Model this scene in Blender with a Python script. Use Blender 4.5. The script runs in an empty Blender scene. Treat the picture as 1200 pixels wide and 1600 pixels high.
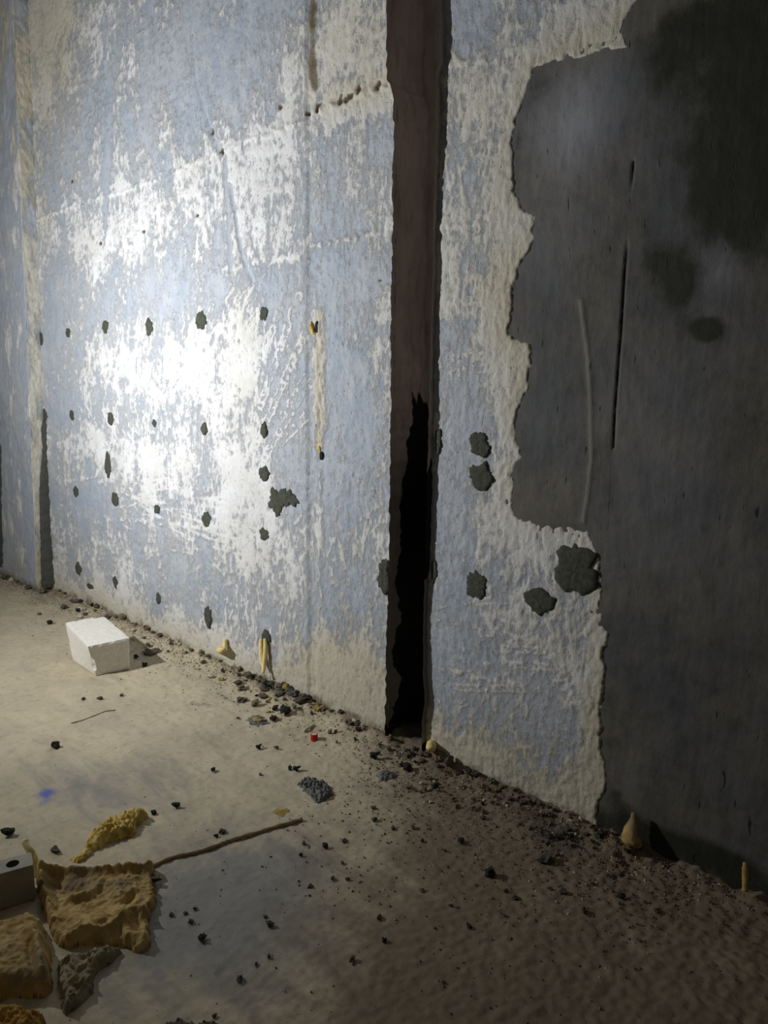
import bpy, bmesh, math, random
import numpy as np
from mathutils import Matrix, Vector
random.seed(7)
rng = np.random.default_rng(7)
SC = bpy.context.scene
COL = SC.collection

# ------------------------------------------------------------------ camera
FPX, CAM_H = 1155.0, 1.40
YAW, PITCH, ROLL = math.radians(42.4), math.radians(9.75), math.radians(0.8)
CAM_D = 2.06                                   # distance from camera to the wall plane y = 0
FH = Vector((-math.sin(YAW), math.cos(YAW), 0)); R0 = Vector((math.cos(YAW), math.sin(YAW), 0))
FW = FH * math.cos(PITCH) - Vector((0, 0, math.sin(PITCH)))
U0 = FH * math.sin(PITCH) + Vector((0, 0, math.cos(PITCH)))
RX = R0 * math.cos(ROLL) + U0 * math.sin(ROLL)
UX = U0 * math.cos(ROLL) - R0 * math.sin(ROLL)
CAM = Vector((0, -CAM_D, CAM_H))
cd = bpy.data.cameras.new('camera'); cam = bpy.data.objects.new('camera', cd); COL.objects.link(cam)
cd.sensor_fit = 'VERTICAL'; cd.sensor_height = 36.0; cd.lens = FPX / 1600 * 36.0
cd.clip_start = 0.02
m3 = Matrix((RX, UX, -FW)).transposed()
cam.matrix_world = Matrix.Translation(CAM) @ m3.to_4x4()
SC.camera = cam

# ------------------------------------------------------------------ world, work lamp, exposure
w = bpy.data.worlds.new('dim_room'); SC.world = w; w.use_nodes = True
bg = w.node_tree.nodes['Background']; bg.inputs[0].default_value = (1.0, 0.93, 0.82, 1); bg.inputs[1].default_value = 0.058
LAMP_POS = Vector((-3.55, -1.76, 1.50)); LAMP_AIM = Vector((-3.12, 0.0, 1.90))      # LED flood lamp standing left of the camera
ld = bpy.data.lights.new('work_lamp', 'AREA'); lo = bpy.data.objects.new('work_lamp', ld); COL.objects.link(lo)
ld.shape = 'DISK'; ld.size = 0.10; ld.energy = 64; ld.color = (0.98, 0.99, 1.0)
lo.location = LAMP_POS; lo.rotation_euler = (LAMP_AIM - LAMP_POS).to_track_quat('-Z', 'Y').to_euler()
vs = SC.view_settings
vs.view_transform = 'Standard'; vs.look = 'None'; vs.gamma = 1.0; vs.use_curve_mapping = False; vs.exposure = 0.0

# ------------------------------------------------------------------ surveying helpers: sight lines to real surfaces
def ray(x, y):
    return FW + RX * ((x - 600) / FPX) + UX * ((800 - y) / FPX)
def onwall(x, y, d=0.0):
    r = ray(x, y); t = (CAM_D + d) / r.y
    return (r.x * t, CAM_H + r.z * t)
def onfloor(x, y, z=0.0):
    r = ray(x, y); t = (z - CAM_H) / r.z
    return Vector((r.x * t, -CAM_D + r.y * t, z))
def mpp_wall(x, y):
    """metres across (u) and up (z) per photo pixel on the wall"""
    a = onwall(x - 1, y); b = onwall(x + 1, y); c = onwall(x, y - 1); d = onwall(x, y + 1)
    return (abs(b[0] - a[0]) / 2, abs(c[1] - d[1]) / 2)

# ------------------------------------------------------------------ numpy noise
def _h(ix, iy, s):
    n = (ix.astype(np.int64) * 374761393 + iy.astype(np.int64) * 668265263 + s * 1442695041) & 0xffffffff
    n = ((n ^ (n >> 13)) * 1274126177) & 0xffffffff
    n = (n ^ (n >> 16)) & 0xffffffff
    return n / 4294967295.0 * 2 * np.pi
def pn(x, y, s=0):
    x = np.asarray(x, float); y = np.asarray(y, float)
    xi = np.floor(x); yi = np.floor(y); fx = x - xi; fy = y - yi
    u = fx * fx * fx * (fx * (fx * 6 - 15) + 10); v = fy * fy * fy * (fy * (fy * 6 - 15) + 10)
    def g(a, b):
        t = _h(xi + a, yi + b, s); return np.cos(t) * (fx - a) + np.sin(t) * (fy - b)
    n0 = g(0, 0) * (1 - u) + g(1, 0) * u; n1 = g(0, 1) * (1 - u) + g(1, 1) * u
    return (n0 * (1 - v) + n1 * v) * 1.5
def fbm(x, y, o=4, s=0, gain=0.5):
    t = 0; a = 1.0
    for k in range(o):
        t = t + a * pn(x, y, s + k * 17); x = x * 2.03; y = y * 2.03; a *= gain
    return t
def smooth(a, b, x):
    t = np.clip((x - a) / (b - a), 0, 1); return t * t * (3 - 2 * t)
def seg_dist(U, Z, a, b):
    dx, dz = b[0] - a[0], b[1] - a[1]; L = dx * dx + dz * dz + 1e-12
    t = np.clip(((U - a[0]) * dx + (Z - a[1]) * dz) / L, 0, 1)
    return np.hypot(U - a[0] - t * dx, Z - a[1] - t * dz)
def line_dist(U, Z, pts):
    d = np.full(U.shape, 9.0)
    for a, b in zip(pts, pts[1:]): d = np.minimum(d, seg_dist(U, Z, a, b))
    return d
def poly_sd(U, Z, P):
    """signed distance, positive inside"""
    d = np.full(U.shape, 9.0); ins = np.zeros(U.shape, bool)
    for (x0, y0), (x1, y1) in zip(P, P[1:] + P[:1]):
        d = np.minimum(d, seg_dist(U, Z, (x0, y0), (x1, y1)))
        c = ((y0 > Z) != (y1 > Z)) & (U < (x1 - x0) * (Z - y0) / (y1 - y0 + 1e-12) + x0)
        ins ^= c
    return np.where(ins, d, -d)
def wl(pts): return [onwall(*p) for p in pts]
def blobs(U, Z, L):
    """soft elliptical zones, given as (px, py, rx_px, ry_px, value)"""
    t = np.zeros(U.shape)
    for x, y, rx, ry, v in L:
        u, z = onwall(x, y); mx, mz = mpp_wall(x, y)
        t += v * np.exp(-(((U - u) / (rx * mx)) ** 2 + ((Z - z) / (ry * mz)) ** 2))
    return t

# ------------------------------------------------------------------ mesh + tagging helpers
def tag(o, label=None, cat=None, group=None, kind=None):
    if label: o['label'] = label
    if cat: o['category'] = cat
    if group: o['group'] = group
    if kind: o['kind'] = kind
    return o
def mesh_obj(name, me, mat, parent=None):
    o = bpy.data.objects.new(name, me); COL.objects.link(o)
    if mat and not me.materials: me.materials.append(mat)
    if parent: o.parent = parent
    return o
def raw_mesh(name, V, F, smooth_=True, attrs=None):
    me = bpy.data.meshes.new(name)
    V = np.asarray(V, np.float32).reshape(-1, 3); F = np.asarray(F, np.int32); k = F.shape[1]
    me.vertices.add(len(V)); me.vertices.foreach_set('co', V.ravel())
    me.loops.add(F.size); me.loops.foreach_set('vertex_index', F.ravel())
    me.polygons.add(len(F)); me.polygons.foreach_set('loop_start', np.arange(0, F.size, k, dtype=np.int32))
    me.polygons.foreach_set('loop_total', np.full(len(F), k, np.int32))
    me.polygons.foreach_set('use_smooth', np.full(len(F), smooth_))
    me.update(calc_edges=True)
    for n, a in (attrs or {}).items():
        at = me.attributes.new(n, 'FLOAT', 'POINT'); at.data.foreach_set('value', np.asarray(a, np.float32).ravel())
    me.validate()
    return me
def grid_faces(n, m, flip=False):
    i = np.arange(n * m).reshape(n, m)
    q = np.stack([i[:-1, :-1], i[:-1, 1:], i[1:, 1:], i[1:, :-1]], -1).reshape(-1, 4)
    return q[:, ::-1] if flip else q
def bm_obj(name, bm, mat, parent=None, smooth_=False):
    me = bpy.data.meshes.new(name); bm.to_mesh(me); bm.free()
    if smooth_: me.polygons.foreach_set('use_smooth', [True] * len(me.polygons))
    return mesh_obj(name, me, mat, parent)

# ------------------------------------------------------------------ materials
class NT:
    def __init__(s, name):
        s.m = bpy.data.materials.new(name); s.m.use_nodes = True; s.t = s.m.node_tree
        s.b = s.t.nodes['Principled BSDF']; s.b.inputs['Specular IOR Level'].default_value = 0.3
        s.co = s.n('ShaderNodeTexCoord').outputs['Object']
    def n(s, k, **kw):
        nd = s.t.nodes.new(k)
        for a, b in kw.items(): setattr(nd, a, b)
        return nd
    def put(s, sock, v):
        if hasattr(v, 'is_output'): s.t.links.new(v, sock)
        elif isinstance(v, tuple): sock.default_value = v if len(v) == 4 or sock.type == 'VECTOR' else (*v, 1)
        else: sock.default_value = v
    def noise(s, scale, detail=4, rough=0.55, stretch=(1, 1, 1), dist=0.0):
        mp = s.n('ShaderNodeMapping'); s.put(mp.inputs[0], s.co); mp.inputs['Scale'].default_value = stretch
        nz = s.n('ShaderNodeTexNoise'); s.put(nz.inputs['Vector'], mp.outputs[0])
        for k, v in (('Scale', scale), ('Detail', detail), ('Roughness', rough), ('Distortion', dist)): nz.inputs[k].default_value = v
        return nz.outputs['Fac']
    def attr(s, name): return s.n('ShaderNodeAttribute', attribute_name=name).outputs['Fac']
    def math(s, op, a, b=0.0, c=0.0):
        nd = s.n('ShaderNodeMath', operation=op)
        for i, v in enumerate((a, b, c)): s.put(nd.inputs[i], v)
        return nd.outputs[0]
    def ramp(s, f, lo, hi, a=0.0, b=1.0):
        nd = s.n('ShaderNodeMapRange', interpolation_type='SMOOTHSTEP')
        for i, v in enumerate((f, lo, hi, a, b)): s.put(nd.inputs[i], v)
        return nd.outputs[0]
    def mix(s, f, a, b):
        nd = s.n('ShaderNodeMix', data_type='RGBA')
        s.put(nd.inputs[0], f); s.put(nd.inputs[6], a); s.put(nd.inputs[7], b)
        return nd.outputs[2]
    def bump(s, h, strength=0.4, dist=0.002, prev=None):
        nd = s.n('ShaderNodeBump'); nd.inputs['Strength'].default_value = strength; nd.inputs['Distance'].default_value = dist
        s.put(nd.inputs['Height'], h)
        if prev: s.put(nd.inputs['Normal'], prev)
        return nd.outputs[0]
    def done(s, col, rough=0.8, nrm=None):
        s.put(s.b.inputs['Base Color'], col); s.put(s.b.inputs['Roughness'], rough)
        if nrm: s.put(s.b.inputs['Normal'], nrm)
        return s.m

def mat_paint():
    s = NT('scraped_blue_paint')
    W_ = s.attr('white'); D_ = s.attr('dirt'); B_ = s.attr('beige')
    fine = s.noise(85, 6, 0.72, (1, 1, 0.45)); tiny = s.noise(380, 3, 0.7, (1, 1, 0.5)); big = s.noise(2.2, 4, 0.55)
    mask = s.math('ADD', W_, s.math('MULTIPLY', s.math('SUBTRACT', fine, 0.5), 1.1))
    mask = s.math('ADD', mask, s.math('MULTIPLY', s.math('SUBTRACT', tiny, 0.5), 0.7))
    mk = s.ramp(mask, 0.33, 0.70)
    blue = s.mix(s.ramp(big, 0.35, 0.65), (0.365, 0.42, 0.495), (0.425, 0.455, 0.50))
    blue = s.mix(s.ramp(s.noise(16, 5, 0.6, (1, 1, 0.5)), 0.4, 0.75), blue, (0.50, 0.53, 0.565))
    white = s.mix(s.ramp(s.noise(7, 4), 0.35, 0.7), (0.73, 0.735, 0.74), (0.64, 0.64, 0.63))
    white = s.mix(B_, white, (0.56, 0.52, 0.41))
    col = s.mix(mk, blue, white)
    pit = s.math('MAXIMUM', s.ramp(s.noise(75, 2, 0.5, (1, 1, 0.45)), 0.70, 0.76), s.math('MULTIPLY', s.ramp(s.noise(170, 2, 0.6, (1, 1, 0.5)), 0.66, 0.74), 0.8))
    col = s.mix(s.math('MULTIPLY', pit, 0.45), col, (0.20, 0.18, 0.14))
    dd = s.ramp(s.math('ADD', D_, s.math('MULTIPLY', s.math('SUBTRACT', fine, 0.5), 0.9)), 0.35, 0.75)
    col = s.mix(dd, col, s.mix(s.ramp(D_, 0.8, 1.25), (0.20, 0.165, 0.11), (0.07, 0.058, 0.038)))
    hh = s.math('ADD', s.math('MULTIPLY', mk, 0.5), s.math('MULTIPLY', tiny, 0.5))
    hh = s.math('ADD', hh, s.math('MULTIPLY', fine, 0.9))
    hh = s.math('SUBTRACT', hh, pit)
    return s.done(col, s.ramp(mk, 0, 1, 0.5, 0.75), s.bump(hh, 0.9, 0.0045))
def mat_cement():
    s = NT('grey_cement_render')
    dm = s.attr('damp'); lt = s.attr('pale'); li = s.attr('line')
    big = s.noise(3.0, 5, 0.6); fine = s.noise(45, 5, 0.6, (1, 1, 0.45)); drip = s.noise(66, 2, 0.5, (1, 1, 0.2))
    col = s.mix(s.ramp(big, 0.38, 0.62), (0.080, 0.083, 0.086), (0.122, 0.110, 0.088))
    col = s.mix(s.math('MULTIPLY', s.ramp(s.noise(11, 6, 0.68), 0.45, 0.7), 0.6), col, (0.052, 0.053, 0.048))
    col = s.mix(lt, col, (0.25, 0.255, 0.28))
    col = s.mix(s.ramp(s.math('ADD', dm, s.math('MULTIPLY', s.math('SUBTRACT', s.noise(14, 5, 0.65), 0.5), 0.7)), 0.3, 0.75), col, (0.021, 0.022, 0.013))
    col = s.mix(s.math('MULTIPLY', s.ramp(fine, 0.45, 0.8), 0.35), col, (0.045, 0.045, 0.042))
    dr = s.ramp(drip, 0.69, 0.75)
    col = s.mix(s.math('MULTIPLY', dr, 0.8), col, (0.010, 0.010, 0.009))
    col = s.mix(s.ramp(li, 0.3, 0.7), col, (0.17, 0.165, 0.14))
    col = s.mix(s.ramp(s.attr('crack'), 0.3, 0.7), col, (0.006, 0.006, 0.005))
    h = s.math('SUBTRACT', s.math('ADD', fine, s.math('MULTIPLY', s.noise(200, 3), 0.35)), s.math('MULTIPLY', dr, 0.8))
    return s.done(col, 0.72, s.bump(h, 0.6, 0.003))
def mat_mortar(name='dark_patch_mortar', c0=(0.050, 0.054, 0.040), c1=(0.086, 0.09, 0.068)):
    s = NT(name)
    f = s.noise(90, 5, 0.65)
    return s.done(s.mix(s.ramp(f, 0.35, 0.7), c0, c1), 0.95, s.bump(f, 0.8, 0.004))
def mat_recess():
    s = NT('brown_recess_concrete')
    k = s.attr('black'); f = s.noise(30, 5, 0.65, (1, 1, 0.3)); b = s.noise(5, 4, 0.6, (1, 1, 0.5))
    col = s.mix(s.ramp(b, 0.35, 0.7), (0.31, 0.265, 0.24), (0.42, 0.362, 0.33))
    col = s.mix(s.math('MULTIPLY', s.ramp(f, 0.45, 0.75), 0.5), col, (0.13, 0.10, 0.08))
    col = s.mix(s.ramp(s.attr('grey'), 0.3, 0.7), col, (0.17, 0.16, 0.14))
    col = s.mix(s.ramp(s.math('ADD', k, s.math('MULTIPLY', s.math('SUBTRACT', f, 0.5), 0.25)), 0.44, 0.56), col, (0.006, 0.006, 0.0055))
    return s.done(col, 0.85, s.bump(f, 0.7, 0.006))
def mat_floor():
    s = NT('dusty_concrete_floor')
    g = s.attr('grey'); br = s.attr('brown'); bl = s.attr('blue'); dk = s.attr('dark')
    a = s.noise(4, 6, 0.6); f = s.noise(60, 5, 0.65); t = s.noise(260, 2, 0.5); sw = s.noise(9, 5, 0.6, (0.5, 1.4, 1), 0.6)
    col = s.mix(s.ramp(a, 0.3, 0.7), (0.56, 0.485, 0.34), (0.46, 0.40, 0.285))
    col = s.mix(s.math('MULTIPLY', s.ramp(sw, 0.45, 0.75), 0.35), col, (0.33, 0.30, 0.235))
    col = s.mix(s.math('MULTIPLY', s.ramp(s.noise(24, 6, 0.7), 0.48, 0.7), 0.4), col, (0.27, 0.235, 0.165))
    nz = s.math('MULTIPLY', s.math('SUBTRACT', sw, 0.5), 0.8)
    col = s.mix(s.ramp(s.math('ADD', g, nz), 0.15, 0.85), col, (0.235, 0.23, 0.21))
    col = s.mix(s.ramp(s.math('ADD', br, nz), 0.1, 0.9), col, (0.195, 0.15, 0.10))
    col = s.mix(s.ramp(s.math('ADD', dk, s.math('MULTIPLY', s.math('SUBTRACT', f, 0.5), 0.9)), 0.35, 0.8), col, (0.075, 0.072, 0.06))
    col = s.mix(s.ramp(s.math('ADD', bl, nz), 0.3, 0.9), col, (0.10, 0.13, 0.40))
    sp = s.ramp(s.noise(120, 2, 0.5), 0.70, 0.75)
    col = s.mix(s.math('MULTIPLY', sp, 0.55), col, (0.10, 0.085, 0.06))
    h = s.math('ADD', f, s.math('MULTIPLY', t, 0.4))
    return s.done(col, s.ramp(s.math('ADD', g, nz), 0.2, 0.9, 0.85, 0.55), s.bump(h, 0.5, 0.003))
def mat_simple(name, c0, c1, scale=40, rough=0.85, bump=0.5, bd=0.003, metal=0.0, c2=None, detail=5):
    s = NT(name)
    f = s.noise(scale, detail, 0.62)
    col = s.mix(s.ramp(f, 0.35, 0.68), c0, c1)
    if c2: col = s.mix(s.ramp(s.noise(scale * 0.35, 4, 0.6), 0.52, 0.68), col, c2)
    s.b.inputs['Metallic'].default_value = metal
    return s.done(col, rough, s.bump(f, bump, bd))
M = dict(
    paint=mat_paint(), cement=mat_cement(), mortar=mat_mortar(), recess=mat_recess(), floor=mat_floor(),
    strip=mat_mortar('grey_gap_mortar', (0.062, 0.064, 0.055), (0.088, 0.09, 0.078)),
    block=mat_simple('white_aerated_concrete', (0.80, 0.77, 0.70), (0.70, 0.67, 0.60), 60, 0.9, 0.35, 0.002),
    foam=mat_simple('dried_tan_foam', (0.33, 0.215, 0.065), (0.50, 0.36, 0.14), 26, 0.75, 0.9, 0.006, 0, (0.24, 0.185, 0.10)),
    foam_y=mat_simple('yellow_foam', (0.56, 0.40, 0.085), (0.72, 0.56, 0.19), 45, 0.75, 0.9, 0.006, 0, (0.34, 0.22, 0.045)),
    foam_w=mat_simple('pale_yellow_foam', (0.78, 0.60, 0.20), (0.80, 0.70, 0.40), 60, 0.7, 0.5, 0.003),
    foam_o=mat_simple('orange_brown_foam', (0.36, 0.20, 0.035), (0.50, 0.31, 0.07), 35, 0.8, 0.9, 0.006),
    foam_g=mat_simple('mud_smeared_foam', (0.23, 0.20, 0.12), (0.36, 0.30, 0.17), 24, 0.85, 0.7, 0.006, 0, (0.12, 0.11, 0.08)),
    steel=mat_simple('dull_zinc_steel', (0.26, 0.25, 0.20), (0.33, 0.31, 0.25), 18, 0.55, 0.1, 0.001, 0.35, (0.27, 0.24, 0.19)),
    hole=mat_simple('hole_shade_black', (0.008, 0.008, 0.007), (0.012, 0.011, 0.01), 40),  # near-black colour paints the shade inside the drill holes
    stick=mat_simple('dry_reed', (0.30, 0.215, 0.115), (0.44, 0.34, 0.20), 60, 0.8, 0.5, 0.002),
    crumb=mat_simple('dark_crumb', (0.075, 0.066, 0.05), (0.16, 0.135, 0.10), 70, 0.95, 0.6, 0.003),
    crumb_b=mat_simple('brown_crumb', (0.16, 0.125, 0.085), (0.24, 0.19, 0.13), 70, 0.95, 0.6, 0.003),
    crumb_k=mat_simple('black_lump', (0.018, 0.018, 0.015), (0.045, 0.042, 0.034), 70, 0.9, 0.6, 0.003),
    crumb_g=mat_simple('grey_mortar_lump', (0.12, 0.125, 0.115), (0.19, 0.195, 0.18), 60, 0.95, 0.9, 0.004),
    chip=mat_simple('cream_plaster_chip', (0.46, 0.41, 0.31), (0.58, 0.53, 0.42), 70, 0.9, 0.4, 0.002),
    red=mat_simple('red_plastic', (0.42, 0.012, 0.015), (0.5, 0.02, 0.02), 30, 0.35, 0.05, 0.001),
)

# ------------------------------------------------------------------ survey of the wall
def edge_fn(pts):
    q = sorted((onwall(*p)[1], onwall(*p)[0]) for p in pts)
    zs = [a for a, b in q]; us = [b for a, b in q]
    return lambda z: np.interp(z, zs, us)
SLOT_L = edge_fn([(607, 0), (607, 60), (608, 125), (618, 150), (619, 190), (617, 260), (616, 420), (614, 520), (614, 650), (611, 850), (609, 930), (606, 1050), (604, 1165)])
SLOT_R = edge_fn([(690, 0), (690, 95), (685, 110), (684, 220), (682, 300), (679, 450), (676, 540), (673, 660), (669, 850), (665, 950), (664, 1060), (667, 1095), (663, 1120), (662, 1160)])
CORNER = edge_fn([(44, 0), (78, 895)])        # inner corner of the pier
STEP_U = 0.5 * (onwall(477, 100)[0] + onwall(482, 900)[0])
PIER_D = 0.09
ZTOP = 4.3

CEM = wl([(1030, -420), (1000, -60), (988, 0), (964, 40), (976, 72), (930, 76), (880, 86), (826, 104), (812, 150), (798, 190), (792, 250),
          (796, 300), (815, 324), (836, 336), (826, 375), (811, 400), (805, 430), (796, 470), (790, 522), (821, 540), (818, 600), (800, 640),
          (797, 680), (816, 716), (795, 742), (796, 800), (815, 816), (870, 822), (916, 832), (926, 855), (940, 905), (934, 955), (940, 1000),
          (941, 1080), (936, 1130), (941, 1208), (931, 1252), (929, 1300)]) + [(2.0, -0.4), (2.0, 4.5)]

WHITE = [(75, 60, 40, 170, .50), (150, 60, 60, 60, .05), (260, 120, 170, 110, -.20), (90, 210, 45, 70, -.30), (100, 300, 40, 30, -.15), (380, 60, 100, 80, -.20),
         (250, 330, 200, 60, .22), (420, 270, 70, 110, .10), (280, 450, 60, 45, -.42), (95, 480, 45, 60, -.20), (88, 600, 20, 130, -.35),
         (300, 590, 130, 70, .30), (190, 560, 60, 60, .05), (440, 560, 60, 110, -.38), (440, 690, 40, 60, -.35), (395, 650, 30, 200, .30),
         (130, 800, 50, 60, -.25), (270, 890, 60, 70, -.30), (220, 720, 120, 50, .15), (380, 830, 60, 110, .22), (440, 960, 50, 40, -.30),
         (180, 930, 40, 60, .1), (340, 940, 40, 40, -.12),
         (540, 80, 80, 110, .35), (550, 160, 60, 25, .35), (520, 240, 45, 50, -.35), (600, 220, 18, 40, -.45), (575, 300, 30, 40, .05), (530, 340, 45, 40, -.35), (540, 430, 60, 40, -.22),
         (550, 560, 55, 110, -.45), (585, 500, 25, 70, .12), (590, 740, 14, 60, .28), (550, 720, 50, 80, -.35), (530, 870, 50, 70, -.12), (560, 930, 40, 60, -.15), (520, 1040, 60, 80, .35), (580, 1080, 50, 80, .3), (590, 980, 20, 60, -.15),
         (740, 40, 60, 70, -.35), (900, 40, 60, 40, .35), (740, 170, 60, 90, .22), (720, 270, 40, 40, -.25), (790, 350, 40, 60, .3), (740, 400, 50, 80, .05),
         (720, 590, 40, 90, -.40), (780, 590, 30, 70, .45), (690, 450, 25, 90, .15), (765, 470, 25, 60, .1), (700, 800, 40, 150, -.32), (780, 830, 50, 60, .30), (870, 860, 60, 30, .4),
         (700, 1000, 40, 150, -.30), (800, 1000, 70, 60, .08), (830, 1100, 80, 50, -.20), (900, 1050, 30, 110, .25), (930, 1170, 14, 90, .6), (720, 1150, 60, 40, .2), (880, 1180, 40, 40, -.1)]
BEIGE = [(70, 60, 60, 170, .9), (540, 60, 80, 110, .55), (540, 150, 80, 30, .5), (520, 1060, 70, 90, .7), (580, 1090, 60, 90, .7), (760, 170, 80, 150, .35), (900, 50, 90, 40, .45),
         (780, 420, 60, 130, .45), (810, 600, 30, 100, .25), (925, 1170, 22, 110, .8), (860, 1180, 60, 60, .4), (720, 1165, 60, 40, .8), (480, 1040, 40, 60, .5), (60, 300, 30, 150, .3), (530, 680, 20, 60, .1), (850, 980, 60, 60, .2)]
JOINTS = [([(45, 348), (58, 345), (120, 322), (220, 290), (300, 258), (345, 237), (410, 213), (470, 192)], .0045), ([(483, 178), (540, 152), (612, 130)], .0045),
          ([(330, 424), (400, 410), (472, 398)], .0022), ([(482, 386), (560, 370), (614, 358)], .0040), ([(684, 357), (725, 350), (760, 340)], .0030),
          ([(690, 100), (740, 95), (800, 82)], .0028), ([(680, 1045), (760, 1062), (840, 1075)], .002),
          ([(83, 575), (90, 700), (95, 800), (97, 880)], .0035), ([(75, 757), (150, 745)], .002), ([(180, 812), (330, 826)], .003), ([(330, 668), (410, 676)], .0022)]
GROOVES = [([(162, 30), (164, 110), (174, 150), (170, 250), (164, 380)], .007), ([(293, -30), (300, 70), (306, 130), (322, 185), (345, 240)], .008), ([(350, 255), (357, 340), (362, 430)], .004),
           ([(358, 290), (378, 400), (395, 440)], .012)]
SPOTS = [(437, 168, 4, 5), (345, 236, 5, 6), (330, 205, 3, 7), (112, 284, 3, 4), (224, 362, 3, 4), (308, 337, 3, 4), (157, 380, 3, 4), (493, 172, 5, 5), (494, 165, 5, 6), (542, 152, 9, 8), (528, 157, 8, 8), (588, 130, 6, 9), (558, 138, 5, 7), (591, 438, 3, 3), (478, 178, 4, 4)]

def strokes_field(U, Z, mk):
    """trowel and scraper scratches on the plaster: (mask, height)"""
    m = np.zeros(U.shape)
    for (a, b, wid, v, ladder) in mk:
        L = math.hypot(b[0] - a[0], b[1] - a[1])
        if L < 1e-4: continue
        dx, dz = (b[0] - a[0]) / L, (b[1] - a[1]) / L
        pad = wid * 2
        cols = np.where((U.max(0) > min(a[0], b[0]) - pad) & (U.min(0) < max(a[0], b[0]) + pad))[0]
        rows = np.where((Z.max(1) > min(a[1], b[1]) - pad) & (Z.min(1) < max(a[1], b[1]) + pad))[0]
        if len(cols) == 0 or len(rows) == 0: continue
        sl = np.s_[rows[0]:rows[-1] + 1, cols[0]:cols[-1] + 1]
        u, z = U[sl] - a[0], Z[sl] - a[1]
        s = u * dx + z * dz; t = -u * dz + z * dx
        inside = (s > 0) & (s < L) & (np.abs(t) < wid)
        if ladder:
            rail = np.abs(np.abs(t) - wid * .8) < wid * .28
            tick = (np.mod(s + .3 * t, .032) < .013) & (pn(s * 40, t * 60, 5) > -.25)
            k = inside & (rail & (pn(s * 25, t * 10 + a[0] * 9, 8) > -.2) | tick)
            m[sl] = np.maximum(m[sl], k * v)
        else:
            k = inside * (1 - np.abs(t) / wid) * np.clip(np.minimum(s, L - s) / (.2 * L), 0, 1)
            m[sl] += k * v
    return m
def scratch_list():
    out = []
    # ladder-shaped scraper marks beside the step, fan of six
    for p, q in [((398, 700), (478, 520)), ((405, 640), (470, 455)), ((410, 720), (482, 600)), ((440, 655), (482, 585)), ((392, 600), (445, 470)), ((425, 705), (480, 650))]:
        out.append((onwall(*p), onwall(*q), .022, .55, True))
    for p, q in [((700, 560), (760, 555)), ((700, 585), (755, 575)), ((750, 520), (770, 440)), ((720, 470), (770, 465)), ((700, 1075), (820, 1078)), ((780, 1015), (880, 1020)), ((800, 1040), (890, 1045))]:
        out.append((onwall(*p), onwall(*q), .014, .5, True))
    r = random.Random(3)
    def fan(cx, cy, n, a0, a1, l0, l1, spread, v=.5):
        for _ in range(n):
            a = math.radians(r.uniform(a0, a1)); c = onwall(cx + r.uniform(-spread, spread), cy + r.uniform(-spread, spread)); L = r.uniform(l0, l1)
            out.append((c, (c[0] + L * math.cos(a), c[1] + L * math.sin(a)), r.uniform(.004, .009), v * r.uniform(.4, 1.1), False))
    fan(170, 690, 40, 95, 165, .1, .35, 25); fan(200, 780, 26, -15, 20, .15, .5, 30); fan(330, 560, 60, 30, 75, .06, .22, 60); fan(340, 500, 40, 30, 70, .08, .2, 60)
    fan(300, 820, 24, -8, 8, .15, .45, 50); fan(360, 1000, 60, 60, 110, .08, .25, 55); fan(430, 1010, 60, 60, 105, .08, .25, 45); fan(450, 860, 20, 40, 100, .08, .2, 40)
    fan(260, 330, 40, 20, 60, .05, .15, 90, .3); fan(400, 560, 60, 80, 100, .06, .2, 60, .5); fan(120, 620, 24, 60, 140, .1, .3, 40)
    fan(540, 900, 40, 60, 120, .05, .2, 60); fan(560, 620, 24, 80, 100, .05, .25, 60, .35); fan(590, 820, 24, 40, 110, .04, .12, 40)
    fan(720, 1000, 40, -10, 30, .05, .2, 60, .4); fan(840, 1060, 40, 20, 100, .05, .15, 60, .4); fan(860, 900, 30, 60, 120, .04, .14, 60, .4); fan(740, 620, 30, 40, 110, .05, .15, 60, .5)
    fan(740, 330, 40, 70, 110, .05, .18, 60, .4); fan(760, 500, 40, 70, 110, .05, .15, 50, .5); fan(730, 830, 30, 0, 180, .05, .15, 60, .35); fan(720, 1130, 20, 20, 70, .05, .15, 30, .3)
    return out
SCR = scratch_list()

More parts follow.
